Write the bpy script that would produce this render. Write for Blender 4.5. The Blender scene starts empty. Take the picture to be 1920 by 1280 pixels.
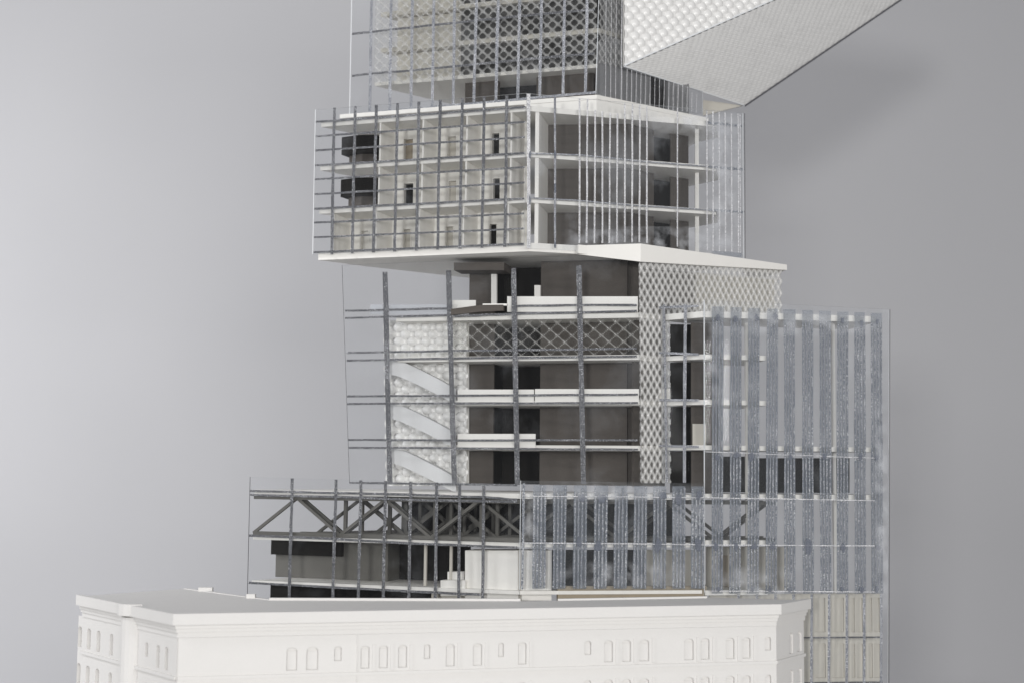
import bpy, math, random
import numpy as np
from mathutils import Vector, Matrix
random.seed(7)
SC = bpy.context.scene
COL = SC.collection

# ------------------------------------------------------------------ camera
F = 2667.0                 # focal length in pixels of a 1920 px wide picture
ZC = 0.26                  # camera height above the table, metres
PITCH = math.atan(240 / F)
ROLL = 0.0095
CAM = Vector((0, 0, ZC))
fw = Vector((0, math.cos(PITCH), math.sin(PITCH)))
u0 = Vector((0, -math.sin(PITCH), math.cos(PITCH)))
r0 = Vector((1, 0, 0))
RT = r0 * math.cos(ROLL) + u0 * math.sin(ROLL)
UP = u0 * math.cos(ROLL) - r0 * math.sin(ROLL)
cd = bpy.data.cameras.new('camera')
cam = bpy.data.objects.new('camera', cd)
COL.objects.link(cam)
m = Matrix((RT, UP, -fw)).transposed().to_4x4()
m.translation = CAM
cam.matrix_world = m
cd.sensor_width = 36
cd.lens = 36 * F / 1920
cd.clip_start = 0.01
cd.clip_end = 50
cd.dof.use_dof = True
cd.dof.focus_distance = 1.45
cd.dof.aperture_fstop = 6.3
SC.camera = cam

# ------------------------------------------------------------------ light
w = bpy.data.worlds.new('World')
SC.world = w
w.use_nodes = True
w.node_tree.nodes['Background'].inputs[0].default_value = (0.94, 0.95, 1.0, 1)
w.node_tree.nodes['Background'].inputs[1].default_value = 0.24


def area(name, loc, target, power, size, col):
    ld = bpy.data.lights.new(name, 'AREA')
    ld.shape = 'RECTANGLE'
    ld.size, ld.size_y = size
    ld.energy = power
    ld.color = col
    o = bpy.data.objects.new(name, ld)
    COL.objects.link(o)
    o.location = loc
    o.rotation_euler = (Vector(target) - Vector(loc)).to_track_quat('-Z', 'Y').to_euler()
    return o


area('softbox_left', (-1.5, 0.1, 1.95), (-0.05, 1.5, 0.30), 10, (0.4, 0.4), (0.98, 0.985, 1.0))
area('softbox_front_left', (-0.42, -0.95, 0.40), (0.1, 1.5, 0.35), 18, (0.22, 0.22), (1.0, 0.99, 0.975))
area('softbox_right', (0.50, -0.8, 0.66), (0.0, 1.45, 0.28), 11, (0.45, 0.45), (1.0, 0.98, 0.955))
area('softbox_far_right', (1.15, -0.5, 0.46), (0.0, 1.5, 0.35), 7.5, (0.25, 0.25), (1.0, 0.985, 0.965))
area('backdrop_lamp', (-1.35, 1.35, 0.6), (-0.95, 2.6, 0.25), 11.5, (0.7, 0.7), (0.985, 0.985, 1.0))
SC.view_settings.view_transform = 'Standard'
SC.view_settings.look = 'None'
SC.view_settings.exposure = 0.10
SC.view_settings.gamma = 1.0
SC.render.engine = 'CYCLES'
SC.cycles.transparent_max_bounces = 40
SC.cycles.max_bounces = 10
SC.cycles.diffuse_bounces = 5

# ------------------------------------------------------------------ materials


def newmat(name):
    mt = bpy.data.materials.new(name)
    mt.use_nodes = True
    nt = mt.node_tree
    nt.nodes.clear()
    return mt, nt, nt.nodes, nt.links


def nd(nodes, t, **kw):
    n = nodes.new(t)
    for k, v in kw.items():
        setattr(n, k, v)
    return n


def card(name, col, rough=0.75, var=0.06, scale=60, bump=0.15, bscale=900, spec=0.3, streak=None):
    mt, nt, N, L = newmat(name)
    out = N.new('ShaderNodeOutputMaterial')
    b = N.new('ShaderNodeBsdfPrincipled')
    tc = N.new('ShaderNodeTexCoord')
    n1 = N.new('ShaderNodeTexNoise'); n1.inputs['Scale'].default_value = scale; n1.inputs['Detail'].default_value = 6
    n2 = N.new('ShaderNodeTexNoise'); n2.inputs['Scale'].default_value = bscale; n2.inputs['Detail'].default_value = 3
    mp = N.new('ShaderNodeMapping')
    if streak:
        mp.inputs['Scale'].default_value = streak
    L.new(tc.outputs['Object'], mp.inputs['Vector'])
    L.new(mp.outputs[0], n1.inputs['Vector'])
    L.new(tc.outputs['Object'], n2.inputs['Vector'])
    ad = nd(N, 'ShaderNodeMath', operation='ADD')
    L.new(n1.outputs['Fac'], ad.inputs[0]); L.new(n2.outputs['Fac'], ad.inputs[1])
    rp = N.new('ShaderNodeMapRange')
    rp.inputs['From Min'].default_value = 0.6; rp.inputs['From Max'].default_value = 1.4
    rp.inputs['To Min'].default_value = 1 - var; rp.inputs['To Max'].default_value = 1 + var
    L.new(ad.outputs[0], rp.inputs['Value'])
    mx = nd(N, 'ShaderNodeVectorMath', operation='SCALE')
    mx.inputs[0].default_value = col[:3]
    L.new(rp.outputs[0], mx.inputs['Scale'])
    L.new(mx.outputs[0], b.inputs['Base Color'])
    b.inputs['Roughness'].default_value = rough
    b.inputs['Specular IOR Level'].default_value = spec
    bp = N.new('ShaderNodeBump'); bp.inputs['Strength'].default_value = bump; bp.inputs['Distance'].default_value = 0.0004
    L.new(n2.outputs['Fac'], bp.inputs['Height'])
    L.new(bp.outputs[0], b.inputs['Normal'])
    L.new(b.outputs[0], out.inputs[0])
    return mt


def glitter(name, base, speck, scale=1500, thr=0.62, metal=0.5, rough=0.35, alpha=1.0):
    """scored lines in acrylic filled with metallic grain"""
    mt, nt, N, L = newmat(name)
    out = N.new('ShaderNodeOutputMaterial')
    b = N.new('ShaderNodeBsdfPrincipled')
    geo = N.new('ShaderNodeNewGeometry')
    n = N.new('ShaderNodeTexNoise'); n.inputs['Scale'].default_value = scale; n.inputs['Detail'].default_value = 2
    n2 = N.new('ShaderNodeTexNoise'); n2.inputs['Scale'].default_value = 45; n2.inputs['Detail'].default_value = 4
    L.new(geo.outputs['Position'], n.inputs['Vector'])
    L.new(geo.outputs['Position'], n2.inputs['Vector'])
    mul = nd(N, 'ShaderNodeMath', operation='MULTIPLY_ADD')
    mul.inputs[1].default_value = 0.2; 
    L.new(n2.outputs['Fac'], mul.inputs[0]); L.new(n.outputs['Fac'], mul.inputs[2])
    r = N.new('ShaderNodeMapRange')
    r.inputs['From Min'].default_value = thr + 0.04; r.inputs['From Max'].default_value = thr + 0.16
    L.new(mul.outputs[0], r.inputs['Value'])
    mx = N.new('ShaderNodeMixRGB')
    mx.inputs[1].default_value = (*base, 1); mx.inputs[2].default_value = (*speck, 1)
    L.new(r.outputs[0], mx.inputs[0])
    L.new(mx.outputs[0], b.inputs['Base Color'])
    b.inputs['Metallic'].default_value = metal
    b.inputs['Roughness'].default_value = rough
    bp = N.new('ShaderNodeBump'); bp.inputs['Strength'].default_value = 0.9; bp.inputs['Distance'].default_value = 0.0006
    L.new(n.outputs['Fac'], bp.inputs['Height'])
    L.new(bp.outputs[0], b.inputs['Normal'])
    if alpha < 1:
        t = N.new('ShaderNodeBsdfTransparent')
        ms = N.new('ShaderNodeMixShader'); ms.inputs[0].default_value = alpha
        L.new(t.outputs[0], ms.inputs[1]); L.new(b.outputs[0], ms.inputs[2])
        L.new(ms.outputs[0], out.inputs[0])
    else:
        L.new(b.outputs[0], out.inputs[0])
    return mt


def acrylic(name, tint=(0.985, 0.988, 0.99), haze=0.004, smudge=0.04, hcol=(0.72, 0.75, 0.8), gloss=0.3, sscale=14):
    """clear sheet: transparent, fresnel gloss, dusty and glue smudges"""
    mt, nt, N, L = newmat(name)
    out = N.new('ShaderNodeOutputMaterial')
    t = N.new('ShaderNodeBsdfTransparent'); t.inputs[0].default_value = (*tint, 1)
    g = N.new('ShaderNodeBsdfGlossy'); g.inputs['Roughness'].default_value = 0.03
    d = N.new('ShaderNodeBsdfDiffuse'); d.inputs[0].default_value = (*hcol, 1)
    geo = N.new('ShaderNodeNewGeometry')
    n = N.new('ShaderNodeTexNoise'); n.inputs['Scale'].default_value = sscale; n.inputs['Detail'].default_value = 8; n.inputs['Roughness'].default_value = 0.65
    L.new(geo.outputs['Position'], n.inputs['Vector'])
    r = N.new('ShaderNodeMapRange')
    r.inputs['From Min'].default_value = 0.5; r.inputs['From Max'].default_value = 0.75
    r.inputs['To Min'].default_value = haze; r.inputs['To Max'].default_value = haze + smudge
    L.new(n.outputs['Fac'], r.inputs['Value'])
    m1 = N.new('ShaderNodeMixShader')
    L.new(r.outputs[0], m1.inputs[0]); L.new(t.outputs[0], m1.inputs[1]); L.new(d.outputs[0], m1.inputs[2])
    fr = N.new('ShaderNodeFresnel'); fr.inputs['IOR'].default_value = 1.4
    ml = nd(N, 'ShaderNodeMath', operation='MULTIPLY'); ml.inputs[1].default_value = gloss
    L.new(fr.outputs[0], ml.inputs[0])
    m2 = N.new('ShaderNodeMixShader')
    L.new(ml.outputs[0], m2.inputs[0]); L.new(m1.outputs[0], m2.inputs[1]); L.new(g.outputs[0], m2.inputs[2])
    L.new(m2.outputs[0], out.inputs[0])
    return mt


def formed(name, col, ridge_op, dome_op, lo=0.3, hi=0.85, rough=0.18, trans=0.3):
    """vacuum formed film: refracted light put into opacity, milky creases and clearer domes"""
    mt, nt, N, L = newmat(name)
    out = N.new('ShaderNodeOutputMaterial')
    b = N.new('ShaderNodeBsdfPrincipled')
    b.inputs['Base Color'].default_value = (*col, 1); b.inputs['Roughness'].default_value = rough
    b.inputs['Specular IOR Level'].default_value = 0.6
    tl = N.new('ShaderNodeBsdfTranslucent'); tl.inputs[0].default_value = (*col, 1)
    m0 = N.new('ShaderNodeMixShader'); m0.inputs[0].default_value = trans
    L.new(b.outputs[0], m0.inputs[1]); L.new(tl.outputs[0], m0.inputs[2])
    t = N.new('ShaderNodeBsdfTransparent'); t.inputs[0].default_value = (0.93, 0.93, 0.92, 1)
    at = N.new('ShaderNodeAttribute'); at.attribute_name = 'dome_height'
    r = N.new('ShaderNodeMapRange'); r.interpolation_type = 'SMOOTHSTEP'
    r.inputs['From Min'].default_value = lo; r.inputs['From Max'].default_value = hi
    r.inputs['To Min'].default_value = ridge_op; r.inputs['To Max'].default_value = dome_op
    L.new(at.outputs['Fac'], r.inputs['Value'])
    geo = N.new('ShaderNodeNewGeometry')
    n = N.new('ShaderNodeTexNoise'); n.inputs['Scale'].default_value = 60; n.inputs['Detail'].default_value = 4
    L.new(geo.outputs['Position'], n.inputs['Vector'])
    ad = nd(N, 'ShaderNodeMath', operation='MULTIPLY_ADD'); ad.inputs[1].default_value = 0.3
    ad2 = nd(N, 'ShaderNodeMath', operation='SUBTRACT', use_clamp=True); ad2.inputs[1].default_value = 0.15
    L.new(n.outputs['Fac'], ad.inputs[0]); L.new(r.outputs[0], ad.inputs[2]); L.new(ad.outputs[0], ad2.inputs[0])
    ms = N.new('ShaderNodeMixShader')
    L.new(ad2.outputs[0], ms.inputs[0]); L.new(t.outputs[0], ms.inputs[1]); L.new(m0.outputs[0], ms.inputs[2])
    L.new(ms.outputs[0], out.inputs[0])
    return mt


M = {}
M['white'] = card('white_card', (0.80, 0.785, 0.75), var=0.02, bump=0.1)
M['print'] = card('white_print', (0.715, 0.703, 0.685), rough=0.6, var=0.015, bump=0.12, bscale=500)
M['grey'] = card('grey_card', (0.095, 0.085, 0.077), rough=0.85, var=0.22, scale=40, bump=0.4, bscale=1400, spec=0.15, streak=(0.5, 0.5, 3))
M['dark'] = card('dark_shade_card', (0.010, 0.009, 0.008), rough=0.8, var=0.2, spec=0.15)  # grey card darkened to near black; shade of unlit voids put into colour
M['stick'] = card('grey_stick', (0.125, 0.121, 0.11), rough=0.6, var=0.12, spec=0.4)
M['tan'] = card('tan_card', (0.34, 0.29, 0.22), rough=0.8, var=0.12)
M['paper'] = card('white_paper', (0.66, 0.665, 0.67), var=0.02, bump=0.05)
M['cream'] = card('cream_card', (0.58, 0.555, 0.50), rough=0.75, var=0.04)
M['backdrop'] = card('backdrop_paper', (0.53, 0.53, 0.543), rough=0.9, var=0.012, scale=3, bump=0.03, spec=0.1)
M['plinth'] = card('plinth_paint', (0.78, 0.775, 0.76), rough=0.8, var=0.03)
M['edge_soft'] = card('acrylic_edge_soft_highlight', (0.52, 0.54, 0.56), rough=0.3)  # dimmer edge highlight put into the colour
M['midgrey'] = card('mid_grey_card', (0.26, 0.26, 0.265), rough=0.8, var=0.08)
M['glass'] = acrylic('clear_acrylic')
M['glass_dusty'] = acrylic('dusty_acrylic', haze=0.015, smudge=0.14)
M['milky'] = acrylic('milky_acrylic', haze=0.22, smudge=0.1, gloss=0.1)
M['glass_matt'] = acrylic('return_acrylic', haze=0.006, smudge=0.04, gloss=0.06)
M['glass_frost'] = acrylic('scuffed_acrylic', haze=0.03, smudge=0.11, hcol=(0.64, 0.67, 0.71), sscale=20, gloss=0.1)
M['edge_dark'] = card('acrylic_edge_dark', (0.10, 0.10, 0.11), rough=0.3)
M['edge_light'] = card('acrylic_edge_highlight', (0.78, 0.80, 0.82), rough=0.2, spec=0.8)  # bright glint of an acrylic edge put into the colour
M['line'] = glitter('graphite_filled_line', (0.07, 0.073, 0.082), (0.7, 0.71, 0.74), metal=0.15, rough=0.45, thr=0.63)
M['line_light'] = glitter('silver_filled_line', (0.17, 0.18, 0.205), (0.75, 0.76, 0.8), thr=0.58, metal=0.15, rough=0.45)
M['line_lit'] = glitter('lit_filled_line', (0.33, 0.335, 0.36), (0.88, 0.88, 0.89), thr=0.5, metal=0.15, rough=0.45)  # paler copy of the lines; light caught by grooves put into colour
M['stripe'] = glitter('blue_grey_filled_line', (0.145, 0.163, 0.195), (0.88, 0.89, 0.91), thr=0.60, alpha=0.9, metal=0.15, rough=0.45)
M['film'] = glitter('blue_grey_film', (0.25, 0.28, 0.325), (0.7, 0.72, 0.75), thr=0.66, alpha=0.36, metal=0.1, rough=0.5)
M['blob'] = glitter('glue_blob', (0.17, 0.19, 0.24), (0.5, 0.52, 0.56), thr=0.7, alpha=0.5, metal=0.0)
def smear_mat():
    mt, nt, N, L = newmat('cloudy_glue')
    out = N.new('ShaderNodeOutputMaterial')
    t = N.new('ShaderNodeBsdfTransparent')
    d = N.new('ShaderNodeBsdfDiffuse'); d.inputs[0].default_value = (0.78, 0.80, 0.84, 1)
    tc = N.new('ShaderNodeTexCoord'); sp = N.new('ShaderNodeSeparateXYZ')
    L.new(tc.outputs['Generated'], sp.inputs[0])
    geo = N.new('ShaderNodeNewGeometry')
    n = N.new('ShaderNodeTexNoise'); n.inputs['Scale'].default_value = 70; n.inputs['Detail'].default_value = 6
    L.new(geo.outputs['Position'], n.inputs['Vector'])
    k = None
    for ax in ('X', 'Z'):
        a = nd(N, 'ShaderNodeMath', operation='SUBTRACT'); a.inputs[0].default_value = 1
        L.new(sp.outputs[ax], a.inputs[1])
        b = nd(N, 'ShaderNodeMath', operation='MULTIPLY'); L.new(a.outputs[0], b.inputs[0]); L.new(sp.outputs[ax], b.inputs[1])
        if k is None:
            k = b
        else:
            c = nd(N, 'ShaderNodeMath', operation='MULTIPLY'); L.new(k.outputs[0], c.inputs[0]); L.new(b.outputs[0], c.inputs[1]); k = c
    r = N.new('ShaderNodeMapRange'); r.inputs['From Max'].default_value = 0.0625; r.inputs['To Max'].default_value = 1.0
    L.new(k.outputs[0], r.inputs['Value'])
    r2 = N.new('ShaderNodeMapRange'); r2.inputs['From Min'].default_value = 0.4; r2.inputs['From Max'].default_value = 0.72; r2.inputs['To Max'].default_value = 0.42
    L.new(n.outputs['Fac'], r2.inputs['Value'])
    f = nd(N, 'ShaderNodeMath', operation='MULTIPLY'); L.new(r.outputs[0], f.inputs[0]); L.new(r2.outputs[0], f.inputs[1])
    ms = N.new('ShaderNodeMixShader'); L.new(f.outputs[0], ms.inputs[0]); L.new(t.outputs[0], ms.inputs[1]); L.new(d.outputs[0], ms.inputs[2])
    L.new(ms.outputs[0], out.inputs[0])
    return mt


M['smear'] = smear_mat()
M['clear_dimple'] = formed('clear_dimpled_film', (0.82, 0.815, 0.80), 0.62, 0.09, 0.2, 0.75, rough=0.12)
M['band_dimple'] = formed('dark_clear_dimpled_film', (0.7, 0.69, 0.66), 0.42, 0.03, 0.05, 0.6, rough=0.12)
M['grey_dimple'] = formed('grey_dimpled_film', (0.80, 0.797, 0.785), 0.86, 0.20, 0.42, 0.95)
M['white_dimple'] = formed('white_dimpled_film', (0.82, 0.815, 0.80), 1.0, 1.0, rough=0.25, trans=0.0)

# ------------------------------------------------------------------ builders
WL = {}


def thing(name, loc, label, cat, group=None):
    o = bpy.data.objects.new(name, None)
    o.empty_display_size = 0.05
    COL.objects.link(o)
    o.location = loc
    o['label'] = label
    o['category'] = cat
    if group:
        o['group'] = group
    WL[o] = Vector(loc)
    return o


def mesh(name, verts, faces, mats, parent=None, fmat=None, smooth=False, label=None):
    V = np.array([tuple(v) for v in verts], dtype=float)
    c = (V.min(0) + V.max(0)) / 2
    me = bpy.data.meshes.new(name)
    me.from_pydata((V - c).tolist(), [], faces)
    for mt in (mats if isinstance(mats, (list, tuple)) else [mats]):
        me.materials.append(M[mt])
    if fmat:
        me.polygons.foreach_set('material_index', fmat)
    if smooth:
        me.polygons.foreach_set('use_smooth', [True] * len(me.polygons))
    me.update()
    o = bpy.data.objects.new(name, me)
    COL.objects.link(o)
    if parent:
        o.parent = parent
        o.location = Vector(c) - WL[parent]
    else:
        o.location = c
    WL[o] = Vector(c)
    if label:
        o['label'] = label
    return o


def ray(px, py):
    return fw * F + RT * (px - 960) - UP * (py - 640)


class Plane:
    """vertical plane through a point, running along a horizontal direction"""

    def __init__(s, p0, deg):
        s.p = Vector((p0[0], p0[1], 0))
        a = math.radians(deg)
        s.d = Vector((math.cos(a), math.sin(a), 0))
        n = Vector((s.d.y, -s.d.x, 0))
        if n.dot(s.p) > 0:
            n = -n
        s.n = n                                   # towards the camera

    def at(s, px, py, off=0.0):
        r = ray(px, py)
        q = s.p + s.n * off
        t = (q - CAM).dot(s.n) / r.dot(s.n)
        return CAM + r * t

    def pt(s, a, z, off=0.0):
        v = s.p + s.d * a + s.n * off
        return Vector((v.x, v.y, z))

    def s(self, px, py=700, off=0.0):
        return (self.at(px, py, off) - self.p).dot(self.d)

    def z(self, px, py, off=0.0):
        return self.at(px, py, off).z


def pXY(px, Y, py=700):
    r = ray(px, py)
    return Vector((r.x / r.y * Y, Y, 0))


BOXF = [(0, 3, 2, 1), (4, 5, 6, 7), (0, 1, 5, 4), (1, 2, 6, 5), (2, 3, 7, 6), (3, 0, 4, 7)]


def hexa(name, q, off, mats, parent, label=None, fmat=None):
    """four corners and an offset vector"""
    v = list(q) + [Vector(p) + off for p in q]
    return mesh(name, v, BOXF, mats, parent, fmat=fmat, label=label)


def box(name, pl, s0, s1, z0, z1, o0, o1, mat, parent, label=None):
    """box in a plane's own frame; o = offset towards the camera"""
    q = [pl.pt(s0, z0, o0), pl.pt(s1, z0, o0), pl.pt(s1, z1, o0), pl.pt(s0, z1, o0)]
    return hexa(name, q, pl.n * (o1 - o0), mat, parent, label)


def pbox(name, pl, x0, x1, ya, yb, off, depth, mat, parent, label=None):
    """box whose front face is the picture rectangle cast on a plane"""
    q = [pl.at(x0, yb, off), pl.at(x1, yb, off), pl.at(x1, ya, off), pl.at(x0, ya, off)]
    return hexa(name, q, -pl.n * depth, mat, parent, label)


def prism(name, poly, z0, z1, mat, parent, label=None):
    n = len(poly)
    v = [(p[0], p[1], z0) for p in poly] + [(p[0], p[1], z1) for p in poly]
    a = sum(poly[i][0] * poly[(i + 1) % n][1] - poly[(i + 1) % n][0] * poly[i][1] for i in range(n))
    f = [tuple(range(n)), tuple(range(n, 2 * n))] + [(i, (i + 1) % n, n + (i + 1) % n, n + i) for i in range(n)]
    if a > 0:
        f[0] = tuple(reversed(f[0]))
    else:
        f = [f[0], tuple(reversed(f[1]))] + [tuple(reversed(x)) for x in f[2:]]
    return mesh(name, v, f, mat, parent, label=label)


def wedge(name, poly, z0, z1, mat, parent):
    n = len(poly)
    v = [(p[0], p[1], z0[i]) for i, p in enumerate(poly)] + [(p[0], p[1], z1[i]) for i, p in enumerate(poly)]
    f = [tuple(reversed(range(n))), tuple(range(n, 2 * n))] + [(i, (i + 1) % n, n + (i + 1) % n, n + i) for i in range(n)]
    return mesh(name, v, f, mat, parent)


def extrude(name, pts, off, mat, parent, label=None, smooth=False):
    """picture outline already in the world, pushed back by off"""
    n = len(pts)
    v = [Vector(p) for p in pts] + [Vector(p) + off for p in pts]
    f = [tuple(range(n)), tuple(reversed(range(n, 2 * n)))] + [(i, n + i, n + (i + 1) % n, (i + 1) % n) for i in range(n)]
    return mesh(name, v, f, mat, parent, label=label)


def sheet(pl, c, parent, mat='glass', edge='edge_light', th=0.0012, off=0.0, name='acrylic_sheet', label=None):
    """clear sheet, c = four picture corners tl tr br bl"""
    q = [pl.at(*c[3], off), pl.at(*c[2], off), pl.at(*c[1], off), pl.at(*c[0], off)]
    v = q + [p - pl.n * th for p in q]
    fm = [0, 0, 1, 1, 1, 1]
    return mesh(name, v, BOXF, [mat, edge], parent, fmat=fm, label=label)


def strip(name, pl, pts, wpx, mat, parent, off=0.0016, th=0.0016, wob=0.35, seg=5):
    """a filled line along picture points on a plane"""
    P = []
    for (a, b) in zip(pts[:-1], pts[1:]):
        for k in range(seg):
            t = k / seg
            P.append((a[0] + (b[0] - a[0]) * t, a[1] + (b[1] - a[1]) * t))
    P.append(pts[-1])
    vert = abs(pts[-1][1] - pts[0][1]) > abs(pts[-1][0] - pts[0][0])
    v, f = [], []
    n = len(P)
    for i, (x, y) in enumerate(P):
        ww = wpx * (1 + random.uniform(-0.09, 0.09)) / 2
        jx = random.uniform(-wob, wob)
        if vert:
            a, b = (x - ww + jx, y), (x + ww + jx, y)
        else:
            a, b = (x, y - ww + jx), (x, y + ww + jx)
        for o in (off, off - th):
            v.append(pl.at(*a, o)); v.append(pl.at(*b, o))
    for i in range(n - 1):
        k = 4 * i
        f += [(k, k + 1, k + 5, k + 4), (k + 2, k + 6, k + 7, k + 3), (k, k + 4, k + 6, k + 2), (k + 1, k + 3, k + 7, k + 5)]
    f += [(0, 2, 3, 1), (4 * n - 4, 4 * n - 3, 4 * n - 1, 4 * n - 2)]
    return mesh(name, v, f, mat, parent)


def bar(name, a, b, w, mat, parent, n=None):
    """square stick between two points"""
    a, b = Vector(a), Vector(b)
    ax = (b - a).normalized()
    s = ax.cross(n if n else Vector((0, 1, 0)))
    if s.length < 1e-4:
        s = ax.cross(Vector((1, 0, 0)))
    s.normalize()
    t = ax.cross(s).normalized()
    s *= w / 2; t *= w / 2
    q = [a - s - t, a + s - t, a + s + t, a - s + t]
    return hexa(name, q, b - a, mat, parent)


def disc(name, pl, px, py, rx, ry, mat, parent, off=0.0032):
    if mat == 'blob' and rx > 3 and random.random() < 0.4:
        return None
    rx *= random.uniform(.55, .95); ry *= random.uniform(.6, 1.1)
    pts = []
    for k in range(14):
        a = 2 * math.pi * k / 14
        r = 1 + random.uniform(-0.28, 0.28)
        pts.append(pl.at(px + rx * r * math.cos(a), py + ry * r * math.sin(a), off))
    return extrude(name, pts, -pl.n * 0.0006, mat, parent)


def smear(pl, x0, x1, ya, yb, parent, off=0.0036):
    q = [pl.at(x0, yb, off), pl.at(x1, yb, off), pl.at(x1, ya, off), pl.at(x0, ya, off)]
    return mesh('glue_smear', q, [(0, 1, 2, 3)], 'smear', parent)


def holed(name, pl, off, s0, s1, z0, z1, holes, depth, mat, parent, label=None):
    """wall with pockets: holes = (sa, sb, za, zb, arch rise)"""
    xs = sorted({s0, s1} | {h[0] for h in holes} | {h[1] for h in holes})
    zs = sorted({z0, z1} | {h[2] for h in holes} | {h[3] for h in holes})
    v, f = [], []

    def add(ps):
        k = len(v)
        v.extend(ps)
        f.append(tuple(range(k, k + len(ps))))
    for i in range(len(xs) - 1):
        for j in range(len(zs) - 1):
            cx, cz = (xs[i] + xs[i + 1]) / 2, (zs[j] + zs[j + 1]) / 2
            if any(h[0] < cx < h[1] and h[2] < cz < h[3] for h in holes):
                continue
            add([pl.pt(xs[i], zs[j], off), pl.pt(xs[i + 1], zs[j], off), pl.pt(xs[i + 1], zs[j + 1], off), pl.pt(xs[i], zs[j + 1], off)])
    for (a, b, c, d, r) in holes:
        if r > 0:
            arc = [(a + (b - a) * (1 - math.cos(math.pi * k / 8)) / 2, d - r + r * math.sin(math.pi * k / 8)) for k in range(9)]
            for k in range(8):
                p, q = arc[k], arc[k + 1]
                add([pl.pt(p[0], p[1], off), pl.pt(q[0], q[1], off), pl.pt(q[0], d, off), pl.pt(p[0], d, off)])
        else:
            arc = [(a, d), (b, d)]
        path = [(a, c)] + arc + [(b, c)]
        for k in range(len(path)):
            p, q = path[k], path[(k + 1) % len(path)]
            add([pl.pt(p[0], p[1], off), pl.pt(q[0], q[1], off), pl.pt(q[0], q[1], off - depth), pl.pt(p[0], p[1], off - depth)])
    B = off - depth
    add([pl.pt(s0, z0, B), pl.pt(s0, z1, B), pl.pt(s1, z1, B), pl.pt(s1, z0, B)])
    for (p, q) in (((s0, z0), (s1, z0)), ((s1, z0), (s1, z1)), ((s1, z1), (s0, z1)), ((s0, z1), (s0, z0))):
        add([pl.pt(*p, off), pl.pt(*p, B), pl.pt(*q, B), pl.pt(*q, off)])
    return mesh(name, v, f, mat, parent, label=label)


def dimples(name, q, nu, nv, amp, mat, parent, res=8, keep=None, power=0.5, label=None, pearl=0.0):
    """formed sheet: q = corners bl br tr tl, nu x nv diamond cells, domes towards the camera"""
    q = [np.array(tuple(p)) for p in q]
    U = np.linspace(0, 1, nu * res + 1)
    W = np.linspace(0, 1, nv * res + 1)
    uu, ww = np.meshgrid(U, W)
    a = uu * nu + ww * nv; b = uu * nu - ww * nv
    hn = (np.abs(np.sin(np.pi * a)) * np.abs(np.sin(np.pi * b))) ** power
    if pearl:
        rr = np.hypot((a % 1) - .5, (b % 1) - .5) / pearl
        hn = np.sqrt(np.clip(1 - rr ** 2, 0, 1))
    h = amp * hn
    P = (q[0][None, None] * ((1 - uu) * (1 - ww))[..., None] + q[1] * (uu * (1 - ww))[..., None] + q[2] * (uu * ww)[..., None] + q[3] * ((1 - uu) * ww)[..., None])
    n = np.cross(q[1] - q[0], q[3] - q[0]); n /= np.linalg.norm(n)
    if np.dot(n, np.array(tuple(CAM)) - q[0]) < 0:
        n = -n
    P = P + n * h[..., None]
    nx = len(U)
    f = []
    for j in range(len(W) - 1):
        for i in range(nx - 1):
            if keep and not keep(U[i] + .5 / (nu * res), W[j] + .5 / (nv * res)):
                continue
            k = j * nx + i
            f.append((k, k + 1, k + nx + 1, k + nx))
    V = P.reshape(-1, 3)
    used = np.unique(np.array(f).ravel())
    mp = -np.ones(len(V), int); mp[used] = np.arange(len(used))
    f = mp[np.array(f)].tolist()
    o = mesh(name, V[used].tolist(), f, mat, parent, smooth=True, label=label)
    at = o.data.attributes.new('dome_height', 'FLOAT', 'POINT')
    at.data.foreach_set('value', hn.reshape(-1)[used].astype(np.float32))
    return o


def L2(a, b, x):
    return a[1] + (b[1] - a[1]) * (x - a[0]) / (b[0] - a[0])


# ------------------------------------------------------------------ planes of the model
HC = pXY(988, 1.45)                      # corner of the glazed room block
HL = Plane(HC, 180 - 19.2)
HR = Plane(HC + Vector((0.003, 0, 0)), 17)
MC = pXY(1200, 1.456)                    # corner of the middle block
ML = Plane(MC, 180 - 14)
MR = Plane(MC, 29)
PC = pXY(975, 1.40)                      # corner of the podium
PL = Plane(PC, 180 - 20)
PS = Plane(PC, 10)
TC = pXY(1118, 1.50)                     # corner of the upper block
TL = Plane(TC, 180 - 18.5)
TR = Plane(TC, 36)
HK = pXY(325, 1.205, 1145)               # corner of the old building
HE = pXY(1465, 1.3455, 1128)
HF = Plane(HK, math.degrees(math.atan2(HE.y - HK.y, HE.x - HK.x)))
HW = pXY(143, 1.374, 1110)
HS = Plane(HK, math.degrees(math.atan2(HW.y - HK.y, HW.x - HK.x)))

# ------------------------------------------------------------------ setting


def backdrop():
    prof = [(-0.6, -0.9), (1.6, -0.9)]
    for k in range(1, 13):
        a = math.pi / 2 * k / 12
        prof.append((1.6 + 1.0 * math.sin(a), 0.1 - 1.0 * math.cos(a)))
    prof.append((2.6, 2.6))
    v, f = [], []
    for (y, z) in prof:
        v += [(-3.2, y, z), (3.2, y, z)]
    for i in range(len(prof) - 1):
        f.append((2 * i, 2 * i + 1, 2 * i + 3, 2 * i + 2))
    o = mesh('backdrop', v, f, 'backdrop', smooth=True)
    o['kind'] = 'structure'
    p = mesh('plinth', [(-0.62, 0.95, -0.899), (0.55, 0.95, -0.899), (0.55, 1.7, -0.899), (-0.62, 1.7, -0.899),
                        (-0.62, 0.95, 0), (0.55, 0.95, 0), (0.55, 1.7, 0), (-0.62, 1.7, 0)], BOXF, 'plinth')
    p['kind'] = 'structure'


backdrop()

# ------------------------------------------------------------------ glazed room block (hotel floors)


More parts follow.
